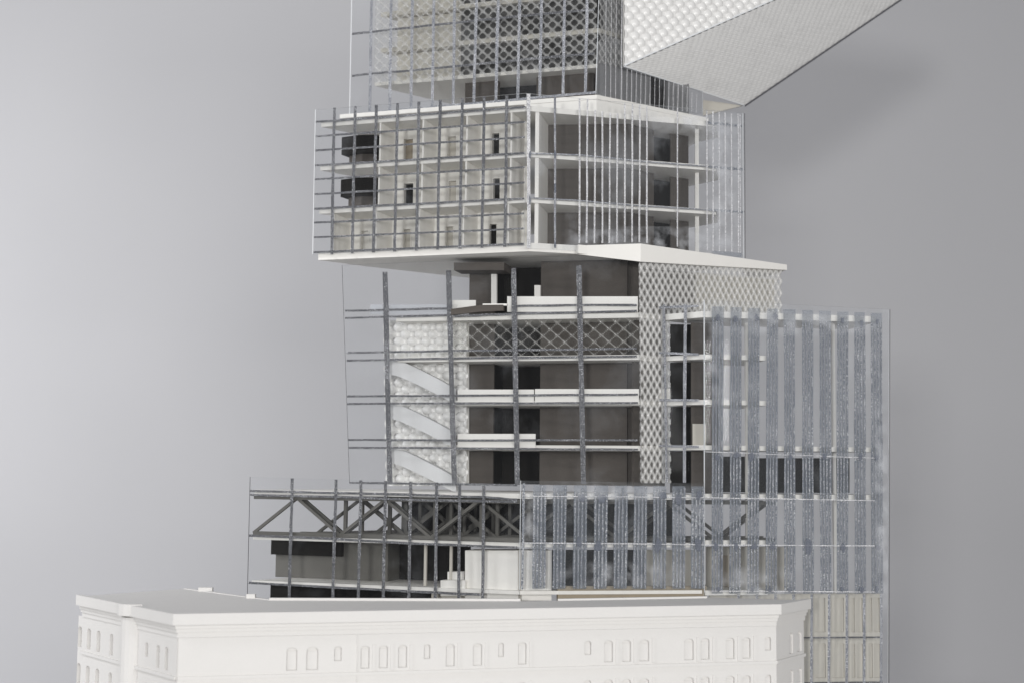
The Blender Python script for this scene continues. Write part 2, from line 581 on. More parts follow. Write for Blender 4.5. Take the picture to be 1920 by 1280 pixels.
def hotel():
    T = thing('glazed_block', (HC.x, HC.y + 0.06, HL.z(788, 470)),
              'glass box with a close grid of dark lines over three floors of white rooms', 'model block')
    ya = [229, 256, 282.7, 310.6, 336.6, 364.5, 391.9, 418, 445.5, 473.4]
    yb = [201, 229, 257.7, 287, 314, 343, 372.5, 401, 428.8, 457.5]
    zs = [HL.z(788, (ya[i] + yb[i]) / 2) for i in (0, 3, 6, 9)]
    # slabs
    ins = -0.004
    Lp = HL.pt(HL.s(597, 330), 0, ins); Cp = HC + HL.n * ins + HR.n * ins * 0.4
    Rp = HR.pt(HR.s(1345, 330), 0, ins)
    poly = [Lp, Cp, Rp, Rp + Vector((0.01, 0.05, 0)), Rp + Vector((-0.03, 0.10, 0)), Lp + Vector((0.17, 0.14, 0)), Lp + Vector((0.045, 0.043, 0))]
    for i, z in enumerate(zs):
        t = 0.0042 if i < 3 else 0.0075
        prism('floor_slab', poly, z - t, z + 0.0014, 'white', T)
    # left sheet with its grid
    sh = sheet(HL, [(592, 206), (987, 175), (983, 461.5), (586.5, 477)], T, 'glass', 'edge_light', label='left glass sheet with a close square grid')
    tx = [253, 400, 548, 698, 849, 1000, 1156, 1310, 1468]
    bx = [233, 378, 527, 676, 830, 982, 1137, 1293, 1455]
    for a, b in zip(tx, bx):
        xa, xb = 560 + a / 3.765, 560 + b / 3.765
        y0 = L2((627, 202.5), (950, 179), xa) ; y1 = L2((622, 477), (946, 463), xb)
        strip('mullion', HL, [(xa, y0), ((xa + xb) / 2 + random.uniform(-.6, .6), (y0 + y1) / 2), (xb, y1)], 5.6, 'line', sh)
    for a, b in zip(ya, yb):
        x0 = 592 - (a - 206) / 270 * 5
        strip('transom', HL, [(x0 + 1, a), (985 - (b - 200) / 260 * 3, b)], 3.7, 'line', sh, off=0.0013, seg=9)
    bar('edge_line', HL.at(591.5, 206), HL.at(586.3, 477), .0008, 'edge_light', sh)  # painted highlight along the sheet's left edge
    # right sheet
    sr = sheet(HR, [(994, 176), (1395.5, 213), (1397, 486), (992.5, 466)], T, 'glass_dusty', 'edge_light', label='right glass sheet with bright upright lines')
    rows = [(118, 118, 60, 1150, 7.5), (304, 305, 75, 1150, 4.6), (478, 476, 90, 1115, 3.8), (532, 527, 95, 1115, 3.8), (587, 583, 175, 1115, 3.6), (638, 638, 185, 1115, 3.6),
            (692, 687, 195, 1115, 3.6), (744, 740, 200, 1112, 3.6), (797, 796, 130, 1110, 3.6), (850, 848, 135, 1110, 3.6), (902, 899, 140, 1110, 3.6), (953, 952, 150, 1115, 3.6),
            (1167, 1168, 160, 1140, 2.8), (1376, 1378, 180, 1165, 2.8), (1418, 1420, 185, 1170, 2.8), (1462, 1465, 190, 1172, 2.8), (1505, 1508, 195, 1175, 2.8), (1549, 1552, 198, 1178, 2.8),
            (1597, 1600, 200, 1182, 2.6), (1609, 1612, 200, 1182, 1.8)]
    for a, b, c, d, wd in rows:
        strip('mullion', HR, [(960 + a / 3.765, 160 + c / 3.765), (960 + b / 3.765, 160 + d / 3.765)], wd * .85, 'line_lit' if wd != 4.6 else 'line_light', sr)
    for pts in ([(135, 480), (478, 492), (950, 541), (1378, 573), (1640, 592)], [(135, 795), (478, 815), (900, 850), (1378, 880), (1640, 892)]):
        strip('transom', HR, [(960 + x / 3.765, 160 + y / 3.765) for x, y in pts], 2.4, 'line_light', sr, off=0.0013)
    strip('transom', HR, [(1327, 230), (1391, 236.5)], 5, 'stripe', sr, off=0.0014)
    strip('transom', HR, [(1329, 313), (1393, 318)], 4.5, 'stripe', sr, off=0.0014)
    strip('transom', HR, [(1329, 394), (1393, 398)], 4.5, 'stripe', sr, off=0.0014)
    strip('transom', HR, [(1334, 474), (1391, 479)], 9, 'film', sr, off=0.0013)
    for (x, y, rx, ry) in ((1041, 290, 2.6, 9), (1041, 352, 2.6, 9), (1041, 458, 2.6, 8), (994, 290, 2.4, 8), (994, 375, 2.2, 10)):
        disc('glue_blob', HR, x, y, rx, ry, 'blob', sr)
    smear(HR, 1150, 1393, 425, 480, sr); smear(HR, 1040, 1260, 430, 470, sr); smear(HR, 1210, 1393, 216, 250, sr)
    smear(HR, 1322, 1393, 225, 360, sr); smear(HR, 1322, 1393, 330, 475, sr)
    bar('edge_line', HR.at(1396, 213, .0004), HR.at(1397.5, 486, .0004), .0008, 'edge_dark', sr)
    bar('edge_line', HR.at(1392.5, 213, .0012), HR.at(1394, 486, .0012), .0007, 'edge_soft', sr)  # soft highlight on the edge, drawn as a pale bar
    # rooms behind the left sheet
    D = -0.047
    doors = [[(740, 805, 385, 'tan'), (1052, 1110, 365, 'cream'), (1365, 1415, 343, 'dark')],
             [(748, 812, 697, 'dark'), (1062, 1115, 678, 'cream'), (1375, 1422, 660, 'dark')],
             [(450, 500, 1030, 'white'), (748, 798, 1018, 'cream'), (1045, 1097, 1000, 'cream'), (1353, 1402, 983, 'dark')]]
    parts = [[565, 868, 1178, 1492], [562, 865, 1175, 1490], [248, 548, 850, 1160, 1475]]
    for i in range(3):
        zt, zb = zs[i] - 0.0043, zs[i + 1] + 0.0015
        s_end = HL.s(984, 330, D) - 0.004
        sl = HL.s(560 + (parts[i][0] + 60) / 3.765, 330, D)
        holes = []
        for (a, b, ty, mt) in doors[i]:
            sa, sb = HL.s(560 + a / 3.765, 330, D), HL.s(560 + b / 3.765, 330, D)
            holes.append((min(sa, sb), max(sa, sb), zb + 0.0008, HL.z(560 + a / 3.765, 160 + ty / 3.765, D), 0))
        wl = holed('back_wall', HL, D, min(sl, s_end), max(sl, s_end), zb, zt, holes, 0.006, 'white', T)
        for h, dd in zip(holes, doors[i]):
            box('door', HL, h[0] + .0002, h[1] - .0002, h[2], h[3] - .0002, D - 0.0055, D - 0.0045, dd[3], wl)  # dark ones are near-black panels, shade of open doorways put into colour
            for (e0, e1) in ((h[0] - .0013, h[0]), (h[1], h[1] + .0013)):
                box('door_frame', HL, e0, e1, h[2], h[3] + .0013, D, D + 0.0009, 'white', wl)
            box('door_frame', HL, h[0], h[1], h[3], h[3] + .0013, D, D + 0.0009, 'white', wl)
        for a in parts[i]:
            sp = HL.s(560 + a / 3.765, 330, -0.006)
            box('partition', HL, sp - 0.0019, sp, zb, zt, D + 0.0001, -0.006, 'white', T)
        # end wall behind the corner
        a = HC + HL.n * -0.008 + Vector((0.004, 0.002, 0))
        prism('partition', [a, a + Vector((0.004, 0.0, 0)), a + Vector((0.018, 0.07, 0)), a + Vector((0.014, 0.07, 0))], zb, zt, 'white', T)
        # dark lift core at the left end
        if i < 2:
            k = 0.0
            zc = zb + (zt - zb) * 0.52
            y1 = 1.585
            c0, c1 = pXY(655, y1, 290), pXY(705, y1 - 0.012, 290)
            prism('lift_core', [c0, (c0 + c1) / 2 + Vector((0, -.006, 0)), c1, c1 + Vector((0.015, .07, 0)), c0 + Vector((0.03, .06, 0))], zb, zc, 'grey', T)
            c0, c1 = pXY(641, y1 - 0.004, 250), pXY(707, y1 - 0.018, 250)
            prism('lift_core_head', [c0, c0 * .55 + c1 * .45 + Vector((0, -.005, 0)), c1, c1 + Vector((0.015, .07, 0)), c0 + Vector((0.03, .06, 0))], zc + 0.0003, zt, 'dark', T)
        # grey core seen through the right sheet
        pts = [(1009, 1.515), (1180, 1.506), (1226, 1.532), (1257, 1.548), (1291, 1.56)]
        W = [pXY(x, y, 330) for x, y in pts]
        th = Vector((0.0, 0.006, 0))
        for k, mt in ((0, 'grey'), (1, 'grey'), (3, 'grey')):
            prism('core_wall', [W[k], W[k + 1], W[k + 1] + th, W[k] + th], zb, zt, mt, T)
        prism('core_back', [W[0] + Vector((0, .0061, 0)), W[0] + Vector((.003, .0061, 0)), W[0] + Vector((.013, .07, 0)), W[0] + Vector((.01, .07, 0))], zb, zt, 'dark', T)
        prism('core_back', [W[2] + Vector((-.002, 0.03, 0)), W[3] + Vector((.006, 0.03, 0)), W[3] + Vector((.006, .033, 0)), W[2] + Vector((-.002, .033, 0))], zb, zt, 'dark', T)  # near-black back, the opening's shade put into its colour
        q = HR.pt(HR.s(1318, 330), 0, -0.02)
        prism('column', [q, q + Vector((.004, 0, 0)), q + Vector((.004, .004, 0)), q + Vector((0, .004, 0))], zb, zt, 'white', T)
    return zs


HZ = hotel()

# ------------------------------------------------------------------ upper block


def upper():
    ztop = 0.72
    zb = TL.z(1118, 178)
    T = thing('upper_block', (TC.x, TC.y + 0.06, zb - 0.016), 'topmost glass block with a dimpled wing rising out to the right', 'model block')
    # base plate
    a = TL.pt(TL.s(640, 215), 0, 0.004); c = TC + Vector((-0.001, -0.004, 0)); r = TR.pt(TR.s(1325, 215), 0, 0.003)
    prism('base_plate', [a, c, r, r + Vector((-.05, .08, 0)), a + Vector((.15, .1, 0))], zb - .0058, zb - 0.0012, 'white', T)
    a2 = TL.pt(TL.s(985, 195), 0, 0.0035); r2 = TR.pt(TR.s(1325, 205), 0, 0.0035)
    prism('base_wedge', [a2, c + Vector((0, .0006, 0)), r2, r2 + Vector((-.02, .05, 0)), a2 + Vector((.03, .06, 0))], HZ[0] + .0016, zb - .006, 'white', T)
    # left sheet
    sh = sheet(TL, [(660, -60), (1123.5, -60), (1116.7, 174), (655, 214)], T, 'glass', 'edge_light', label='left glass sheet with upright lines and two cross lines')
    M0 = [(410, 400), (520, 512), (640, 632), (760, 750), (877, 868), (1000, 985), (1122, 1108), (1243, 1232), (1365, 1355), (1495, 1487), (1622, 1612)]
    for k, (p, q) in enumerate(M0):
        xa, xb = 560 + p / 2.9985, 560 + q / 2.9985
        yb = L2((693, 210), (1097, 174), xb)
        xt = xa + (xa - xb) * 60 / max(60, yb)
        strip('mullion', TL, [(xt, -58), (xa, 0), (xb, yb)], 5.4, 'line_light', sh)
    for pts in ([(300, 192), (400, 183), (640, 155), (877, 130), (1122, 105), (1365, 80), (1665, 56)], [(300, 428), (400, 416), (640, 397), (877, 374), (1122, 350), (1365, 326), (1665, 302)]):
        strip('transom', TL, [(560 + x / 2.9985, y / 2.9985) for x, y in pts], 4.2, 'line', sh, off=0.0013, seg=3)
    strip('transom', TL, [(657, 215.5), (1117, 173.5)], 4.5, 'line_light', sh, off=0.0013, seg=9)
    bar('edge_line', TL.at(660.5, -58), TL.at(655.5, 214), .0010, 'edge_light', sh)  # edge highlight drawn as a light bar
    # right sheet with fine lines
    sr = sheet(TR, [(1125, -60), (1168, -60), (1166, 198), (1118, 175)], T, 'glass_dusty', 'edge_light')
    s2 = sheet(TR, [(1166, 126), (1318, 172), (1318, 214), (1166, 196)], T, 'glass_dusty', 'edge_light', off=-0.0002)
    for x in (1135, 1145, 1154):
        strip('mullion', TR, [(x + 2, -58), (x, L2((1118, 176), (1166, 197), x))], 1.1, 'line_lit', sr)
    strip('mullion', TR, [(1166, -58), (1165, 197)], 2.2, 'line_lit', sr)
    for k in range(17):
        x = 1176 + k * 8.7
        if x > 1314: break
        y0 = L2((1171, 128), (1290, 163), x) if x < 1290 else 174
        strip('mullion', TR, [(x, y0), (x - 1, L2((1166, 196), (1318, 213), x))], 1.2, 'line_lit', s2)
    # dimpled film round the core
    dz = -0.016
    s0, s1 = TL.s(703, 100, dz), TL.s(1119, 100, dz)
    zbt = TL.z(900, 140, dz)
    zfb = zbt - .0034
    dimples('dimpled_film', [TL.pt(s0, zfb, dz), TL.pt(s1, zfb, dz), TL.pt(s1, zbt + 0.17, dz), TL.pt(s0, zbt + 0.17, dz)], 21, 15, 0.0028, 'clear_dimple', T,
            label='clear dimpled film behind the left sheet')
    t0 = TR.s(1124, 80, -0.006); t1 = TR.s(1166, 80, -0.006)
    dimples('dimpled_film', [TR.pt(t0, zbt, -.008), TR.pt(t1, zbt, -.008), TR.pt(t1, zbt + .17, -.008), TR.pt(t0, zbt + .17, -.008)], 4, 15, 0.0028, 'clear_dimple', T)
    # soffit under the film, left end cut on the slant
    A = TL.pt(s0, 0, dz - 0.001); B = TL.pt(s1, 0, dz - 0.001)
    poly = [A, B, B + Vector((.06, .05, 0)), B + Vector((.05, .13, 0)), A + Vector((.135, .125, 0))]
    prism('soffit', poly, zbt - 0.003, zbt + 0.001, 'white', T)
    polyb = [A + TL.n * -.004 + Vector((.004, 0, 0)), B + TL.n * -.004, poly[2], poly[3], poly[4]]
    for k in range(1, 5):
        prism('floor_slab', polyb, zbt + k * 0.0425 - .005, zbt + k * 0.0425, 'cream', T)
    # pale walls at the left, dark core at the right
    for k in range(4):
        za, zz = zbt + .001 + k * .0425, zbt + (k + 1) * .0425 - .0061
        a0 = TL.s(742, 100, dz - .012); a1 = TL.s(862, 100, dz - .012)
        box('pale_wall', TL, a0, a1, za, zz, dz - .02, dz - .016, 'cream', T)
        c0 = TL.s(864, 100, dz - .01)
        box('core_wall', TL, c0, s1 - .004, za, zz, dz - .016, dz - .01, 'dark', T)
        b = TL.pt(s1 - .002, 0, dz - .01)
        prism('core_wall', [b, b + Vector((.05, .04, 0)), b + Vector((.05, .045, 0)), b + Vector((0, .005, 0))], za, zz, 'midgrey', T)
    # core below the soffit
    zl, zh = zb - .0008, zbt - .0031
    D = -0.035
    for x0, x1 in ((872, 934), (1006, 1050), (1050, 1113)):
        sa, sb = TL.s(x0, 170, D), TL.s(x1, 170, D)
        box('core_wall', TL, sa, sb, zl, zh, D - .006, D, 'grey', T)
    sa, sb = TL.s(925, 170, D - .03), TL.s(1010, 170, D - .03)
    box('core_wall', TL, sa, sb, zl, zh, D - .036, D - .03, 'dark', T)
    e = TL.pt(TL.s(1113, 170, D), 0, D)
    g0 = TR.pt(TR.s(1120, 170, -.022), 0, -.022)
    for x0, x1, dd, mt in ((1122, 1220, -.012, 'midgrey'), (1212, 1262, -.028, 'dark'), (1252, 1292, -.014, 'midgrey')):
        sa, sb = TR.s(x0, 170, dd), TR.s(x1, 170, dd)
        box('core_wall', TR, sa, sb, zl, TR.z((x0 + x1) / 2, 90, dd), dd - .004, dd, mt, T)
    # rising wing
    A = TR.at(1170, 124, 0.0015); yA = A.y
    n = Vector((0.342, -0.94, 0))
    WP = Plane((A.x, A.y), 20)
    A2 = WP.at(1478, -12)
    WB = pXY(1394, 1.68, 192); Bp = Vector((WB.x, 1.68, A.z))
    nn = (A2 - A).cross(Bp - A)
    r = ray(1701, -12); t = (A - CAM).dot(nn) / r.dot(nn); B2 = CAM + r * t
    zt = A.z + 0.17
    wing = mesh('wing', [A - WP.n * .003, A2 - WP.n * .003, B2, Bp] + [Vector((p.x, p.y, zt)) for p in (A - WP.n * .003, A2 - WP.n * .003, B2, Bp)],
                [(0, 3, 2, 1), (4, 5, 6, 7), (0, 1, 5, 4), (1, 2, 6, 5), (2, 3, 7, 6), (3, 0, 4, 7)], 'white_dimple', T, label='solid wing with a dimpled face and a slanted underside')
    s1 = (A2 - A).dot(WP.d)
    sl = (A2.z - A.z) / s1
    W, H = s1, 0.17
    dimples('dimpled_face', [WP.pt(0, A.z, 0), WP.pt(W, A.z, 0), WP.pt(W, A.z + H, 0), WP.pt(0, A.z + H, 0)], 15, 12, 0.0024, 'white_dimple', wing, res=14, pearl=.5,
            power=.7, keep=lambda u, v: v * H > u * W * sl - 0.0002)
    bar('edge_line', A + WP.n * .0012, A2 + WP.n * .0012, 0.0016, 'edge_light', wing)
    # underside: fine relief, built just below the solid
    dn = nn.normalized()
    if dn.z > 0: dn = -dn
    off = dn * 0.0012
    dimples('dimpled_underside', [A + off, Bp + off, B2 + off, A2 + off], 26, 26, 0.0009, 'white_dimple', wing, res=5)
    bar('edge_line', Bp + off * 2.6, B2 + off * 2.6, 0.002, 'edge_dark', wing)
    bar('edge_line', A + off, Bp + off, 0.0016, 'edge_light', wing)
    # back plate below the wing
    p0 = pXY(1312, 1.69, 200); p1 = Vector((Bp.x, Bp.y + .002, 0))
    z0 = (ZC + (883 - 200) / F * 1.69)
    extrude('return_panel', [Vector((p0.x, 1.66, A.z)), Vector((p1.x, p1.y, A.z - .0005)), Vector((p0.x, 1.66, z0 - .012))], Vector((0, .003, 0)), 'cream', T)


upper()

# ------------------------------------------------------------------ middle block


def middle():
    zt = HZ[3] - 0.0078
    zfl = ML.z(900, 908)
    T = thing('middle_block', (MC.x - .1, MC.y + .08, zfl), 'wide-bayed middle glass block with white ramps and a dimpled film on its right side', 'model block')
    # roof plate in front of the room block
    zr1 = ML.z(1200, 457, .006); zr0 = ML.z(1200, 491, .006)
    P1 = HR.pt(HR.s(1082, 465), 0, .004); P2 = HR.pt(HR.s(1332, 480), 0, .004)
    c = MC + Vector((0, -.006, 0)); l = ML.pt(ML.s(1082, 470), 0, .005); r = MR.pt(MR.s(1470, 500), 0, .005)
    he = HR.pt(HR.s(1400, 480), 0, .0)
    e1, e0 = MR.z(1470, 496, .005), MR.z(1470, 506, .005)
    kf = (HR.pt(HR.s(1332, 480), 0, .004) - c).length / (r - c).length
    m1, m0 = zr1 + (e1 - zr1) * kf, zr0 + (e0 - zr0) * kf
    wedge('roof_plate', [l, c, r, r + Vector((-.02, .09, 0)), he + Vector((.004, .05, 0)), he + Vector((.004, .012, 0)), P2, P1],
          [ML.z(1082, 478), zr0, e0, e0, e0, e0, m0, ML.z(1082, 478)], [zr1, zr1, e1, e1, e1, e1, m1, zr1], 'white', T)
    # main sheet
    sh = sheet(ML, [(641, 497.5), (1196.5, 474.5), (1203.5, 905), (655, 905)], T, 'glass', 'edge_dark', label='front glass sheet with wide bays and paired cross lines')
    for (a, b, c2, d) in ((722, 510, 731, 904), (841, 507, 852, 906), (963, 503, 970, 908), (1085.5, 498, 1094, 906)):
        strip('mullion', ML, [(a, b), (a + (c2 - a) * .3, b + (d - b) * .3), (a + (c2 - a) * .62, b + (d - b) * .62), (c2, d)], 9.6, 'line', sh, wob=.25)
    rows = [[(647, 583), (720, 581.5), (838, 578.5)], [(963, 574), (1085, 572), (1194, 572.5)], [(647, 596.5), (838, 591)], [(850, 593), (960, 588.5), (1194, 583.5)],
            [(650, 661), (850, 657.5), (1194, 653)], [(650, 675.7), (850, 671), (1194, 667.5)], [(651, 742.5), (850, 741), (1196, 738.8)], [(651, 756.5), (850, 755.5), (1196, 754.5)],
            [(653, 824), (850, 824.5), (1196, 824.7)], [(654, 838.5), (850, 839.5), (1196, 842)], [(655, 903.8), (970, 908.8)]]
    for pts in rows:
        strip('transom', ML, pts, 3.9, 'line', sh, off=.0013, seg=5)
    # floors: white plates behind the sheet
    D = 0.075
    lev = [(592, 586), (668, 663), (750, 747), (833, 834)]
    zf = []
    for i, (y0, y1) in enumerate(lev):
        z = ML.z(850, y0, -.004); zf.append(z)
        x0 = 738
        a = ML.pt(ML.s(738 if i == 0 else 842, 700), 0, -.005); b = ML.pt(ML.s(1199, 700), 0, -.005)
        if i == 1: a = ML.pt(ML.s(742, 700), 0, -.005)
        prism('floor_plate', [a, b, b + Vector((.03, .03, 0)), b + Vector((.02, .10, 0)), a + Vector((.05, .09, 0)), a + Vector((.012, .03, 0))], z - .0052, z, 'white', T)
    # upstands (strips of white card along the floor edges)
    for x0, x1, ya, yb in ((694, 858, 571, 590), (848, 892, 563, 580), (951, 1196, 556, 585), (858, 1001, 729.5, 758), (1003, 1198, 728.5, 756), (858, 1004, 812.5, 839)):
        pbox('upstand', ML, x0, x1, ya, yb, -.0025, .0012, 'milky' if x0 < 700 else 'white', T)
    # projecting grey ledge with white top
    q = [ML.at(849, 581, -.0028), ML.at(905, 573.5, -.0028), ML.at(947, 573, -.0028), ML.at(947, 584, -.0028), ML.at(905, 586, -.0028), ML.at(849, 592, -.0028)]
    extrude('ledge', [p + ML.n * .0075 for p in q], -ML.n * .005, 'grey', T)
    pbox('ledge_top', ML, 905, 950, 569.5, 573, .0045, .0042, 'white', T)
    # grey head plate near the ceiling
    pbox('head_plate', ML, 851, 945, 492.5, 507, -.006, .03, 'grey', T)
    pbox('post', ML, 921, 931, 514, 571, -.03, .004, 'white', T)
    pbox('post', ML, 1002, 1013, 535, 556, -.03, .004, 'white', T)
    # core: grey faces either side of a recess, its shade put into near-black card
    zs = [zt] + zf + [zfl]
    dc = -.045
    for i in range(5):
        za = zs[i + 1] + .0002; zb = zs[i] - (.0054 if i else .0002)
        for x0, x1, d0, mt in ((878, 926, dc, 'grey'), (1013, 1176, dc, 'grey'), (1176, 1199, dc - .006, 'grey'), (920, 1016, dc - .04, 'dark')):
            s0, s1 = ML.s(x0, 700, d0), ML.s(x1, 700, d0)
            box('core_wall', ML, s0, s1, za, zb, d0 - .004, d0, mt, T)
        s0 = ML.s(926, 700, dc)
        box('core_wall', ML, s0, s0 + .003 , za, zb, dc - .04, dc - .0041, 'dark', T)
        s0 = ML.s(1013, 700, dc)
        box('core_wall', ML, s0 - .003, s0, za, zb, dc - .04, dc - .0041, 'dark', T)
    # white dimpled wall at the left
    dw = -.035
    q = [ML.at(727, 910, dw), ML.at(878, 910, dw), ML.at(878, 602, dw), ML.at(722, 602, dw)]
    dimples('dimpled_wall', q, 6, 12, .0074, 'white_dimple', T, res=16, pearl=.52, label='white dimpled wall behind the ramps')
    hexa('wall_backing', [p - ML.n * .001 for p in q], -ML.n * .003, 'white', T)
    # clear dimpled band in front of the core
    db = -.014
    q = [ML.at(845, 668, db), ML.at(1198, 664, db), ML.at(1198, 592, db), ML.at(845, 597, db)]
    dimples('dimpled_band', q, 13, 3, .0036, 'band_dimple', T, res=10, label='clear dimpled band in front of the grey core')
    # ramps
    top = [(330, 40), (425, 58), (500, 92), (560, 122), (630, 158), (690, 192), (728, 214)]
    bot = [(728, 300), (690, 283), (650, 262), (560, 215), (450, 163), (400, 142), (330, 122)]
    for dy in (0, 258, 514):
        pts = [ML.at(620 + x / 3.097, 660 + (y + dy) / 3.097, -.012) for x, y in top + bot]
        extrude('ramp', pts, -ML.n * .012, 'paper', T)
    # dimpled film on the right side, an L of one sheet
    q = [MR.at(1202, 905, 0), MR.at(1467, 905, 0), MR.at(1467, 506.5, 0), MR.at(1199, 492, 0)]
    dimples('side_film', q, 25, 18, -.0026, 'grey_dimple', T, res=8, keep=lambda u, v: (u < 0.205) or v > .76, label='grey dimpled film wrapping the right side under the roof plate')
    s1 = MR.s(1462, 600, -.02)
    box('side_wall', MR, .012, s1, MR.z(1300, 598, -.03), zr0 - .0004, -.034, -.03, 'grey', T)
    box('side_wall', MR, s1 * .45, s1 - .002, MR.z(1300, 598, -.03), zr0 - .0005, -.029, -.026, 'cream', T)
    box('side_wall', MR, .01, .05, zfl, MR.z(1300, 600, -.03), -.03, -.027, 'grey', T)
    return zfl


ZM = middle()

# ------------------------------------------------------------------ podium block


def podium():
    T = thing('podium_block', (PC.x - .05, PC.y + .09, 0.0), 'low glass podium block with dark trusses on its top floor, behind the white building', 'model block')
    sh = sheet(PL, [(468.5, 893), (976, 907), (973.5, 1125), (463, 1125)], T, 'glass', 'edge_dark', label='left glass sheet over the trusses')
    for a, b in ((370, 350), (652, 630), (812, 795), (970, 955), (1133, 1120), (1300, 1290), (1447, 1440), (1603, 1595)):
        xa, xb = 440 + a / 3.43, 440 + b / 3.43
        strip('mullion', PL, [(xa, L2((548, 896), (907, 906), xa)), (xa - .3, 930), ((xa + xb) / 2, 1010), (xb, 1122)], 5.8, 'line', sh)
    rows = [([(469, 919.5), (720, 925), (907, 931), (970, 936)], 4.2), ([(469, 926.8), (640, 930.5), (800, 937), (907, 938.5), (970, 940)], 4), ([(467, 1002.8), (640, 1010), (800, 1019), (970, 1025.5)], 4.6),
            ([(466, 1091.5), (640, 1101), (800, 1109), (900, 1114)], 4.2)]
    for pts, wd in rows:
        strip('transom', PL, pts, wd, 'line', sh, off=.0013, seg=4)
    # plates
    zr = PL.z(720, 929, -.004); zf = PL.z(720, 1012, -.004); zg = PL.z(700, 1100, -.004)
    a = PL.pt(PL.s(471, 1000), 0, -.004); c = PC + Vector((.002, .005, 0)); r = PS.pt(PS.s(1318, 1000), 0, -.003)
    poly = [a, c, r, r + Vector((-.01, .10, 0)), a + Vector((.16, .16, 0)), a + Vector((.04, .055, 0))]
    prism('roof_plate', poly, zr - .0005, zr + .0045, 'white', T)
    prism('floor_plate', poly, zf - .003, zf + .0012, 'white', T)
    fs = [p + (Vector((0, .004, 0))) for p in poly]
    fs[1] = fs[1] + Vector((0, .012, 0)); fs[2] = fs[2] + Vector((-.004, .012, 0)); fs[0] = fs[0] + Vector((.03, .004, 0))
    prism('floor_shade_sheet', fs, zf + .0014, zf + .0024, 'grey', T)  # shade on the white floor put in as a grey sheet
    prism('floor_plate', poly, zg - .0015, zg + .002, 'white', T)
    # trusses: chords, posts, diagonals
    zt, zb = zr - .0035, zf + .004
    bay = 0.0505
    s_left = PL.s(470, 960); s_right = 0.0
    for k in range(7):
        d = -.004 - k * .0165
        st = abs(s_left) - 0.002 - (0, .047, .058, .098, .11, .15, .16)[k]
        tr = bar('truss', PL.pt(st, zt, d), PL.pt(.0, zt, d), .0036, 'stick', T, PL.n)
        bar('bottom_chord', PL.pt(st, zb, d), PL.pt(.0, zb, d), .0036, 'stick', tr, PL.n)
        x = st; j = k % 2
        while x - bay > -.004:
            if j % 2 == 0:
                bar('diagonal', PL.pt(x, zb, d), PL.pt(x - bay, zt, d), .0030, 'stick', tr, PL.n)
            else:
                bar('diagonal', PL.pt(x, zt, d), PL.pt(x - bay, zb, d), .0030, 'stick', tr, PL.n)
            if k:
                bar('post', PL.pt(x - bay, zt, d - .002), PL.pt(x - bay, zb, d - .002), .0034, 'stick', tr, PL.n)
            x -= bay; j += 1
    # trusses behind the striped sheet
    for k in range(2):
        d = -.02 - k * .035
        tr = bar('truss', PS.pt(.004, zt, d), PS.pt(.27, zt, d), .0036, 'stick', T, PS.n)
        bar('bottom_chord', PS.pt(.004, zb, d), PS.pt(.27, zb, d), .0036, 'stick', tr, PS.n)
        x = .004 + .02 * k; j = 0
        while x + bay < .285:
            bar('diagonal', PS.pt(x, zb if j % 2 == 0 else zt, d), PS.pt(x + bay, zt if j % 2 == 0 else zb, d), .0030, 'stick', tr, PS.n)
            x += bay; j += 1
    # dark wall behind the trusses
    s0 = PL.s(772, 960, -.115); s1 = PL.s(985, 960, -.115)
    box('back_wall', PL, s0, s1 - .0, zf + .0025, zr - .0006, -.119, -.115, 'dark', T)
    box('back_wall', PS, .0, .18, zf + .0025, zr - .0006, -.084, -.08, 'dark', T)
    # storey below: grey room, near-black wall as an opening's shade, cream lobby
    za, zc = zg + .0022, zf - .0032
    dd = -.055
    s0, s1 = PL.s(517, 1050, dd), PL.s(727, 1050, dd)
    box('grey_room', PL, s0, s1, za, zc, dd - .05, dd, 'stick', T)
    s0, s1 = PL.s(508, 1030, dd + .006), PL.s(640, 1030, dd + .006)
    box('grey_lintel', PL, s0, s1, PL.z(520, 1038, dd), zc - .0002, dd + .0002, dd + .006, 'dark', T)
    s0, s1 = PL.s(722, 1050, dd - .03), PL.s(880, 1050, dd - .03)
    box('opening_shade', PL, s0, s1, za, zc, dd - .034, dd - .03, 'dark', T)  # stands for the shade inside an opening
    for x in (798, 846):
        d = -.02
        s = PL.s(x, 1050, d)
        bar('column', PL.pt(s, za, d), PL.pt(s, zc, d), .0026, 'cream', T, PL.n)
    s0, s1 = PL.s(873, 1060, -.02), -0.0
    pbox('lobby_wall', PL, 872, 971, 1031, 1125, -.014, .03, 'white', T)
    for x0, x1, y0, y1, o in ((826, 872, 1087, 1116, -.008), (839, 870, 1071, 1088, -.02)):
        pbox('stair_block', PL, x0, x1, y0, y1, o, .012, 'white', T)
    # lowest visible storey and the body down to the table
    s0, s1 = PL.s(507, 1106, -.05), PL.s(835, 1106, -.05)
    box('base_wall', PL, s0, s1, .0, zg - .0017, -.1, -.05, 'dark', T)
    box('base_wall', PL, -.005 , .1 , .0, zg - .0017, -.06, -.02, 'cream', T)
    # striped sheet
    sp = sheet(PS, [(976, 900), (1320, 905.5), (1320, 1104), (973.5, 1105)], T, 'glass_frost', 'edge_light', label='right scuffed sheet with bundles of blue-grey lines')
    strip('mullion', PS, [(982, 905), (979, 1104)], 4.5, 'stripe', sp)
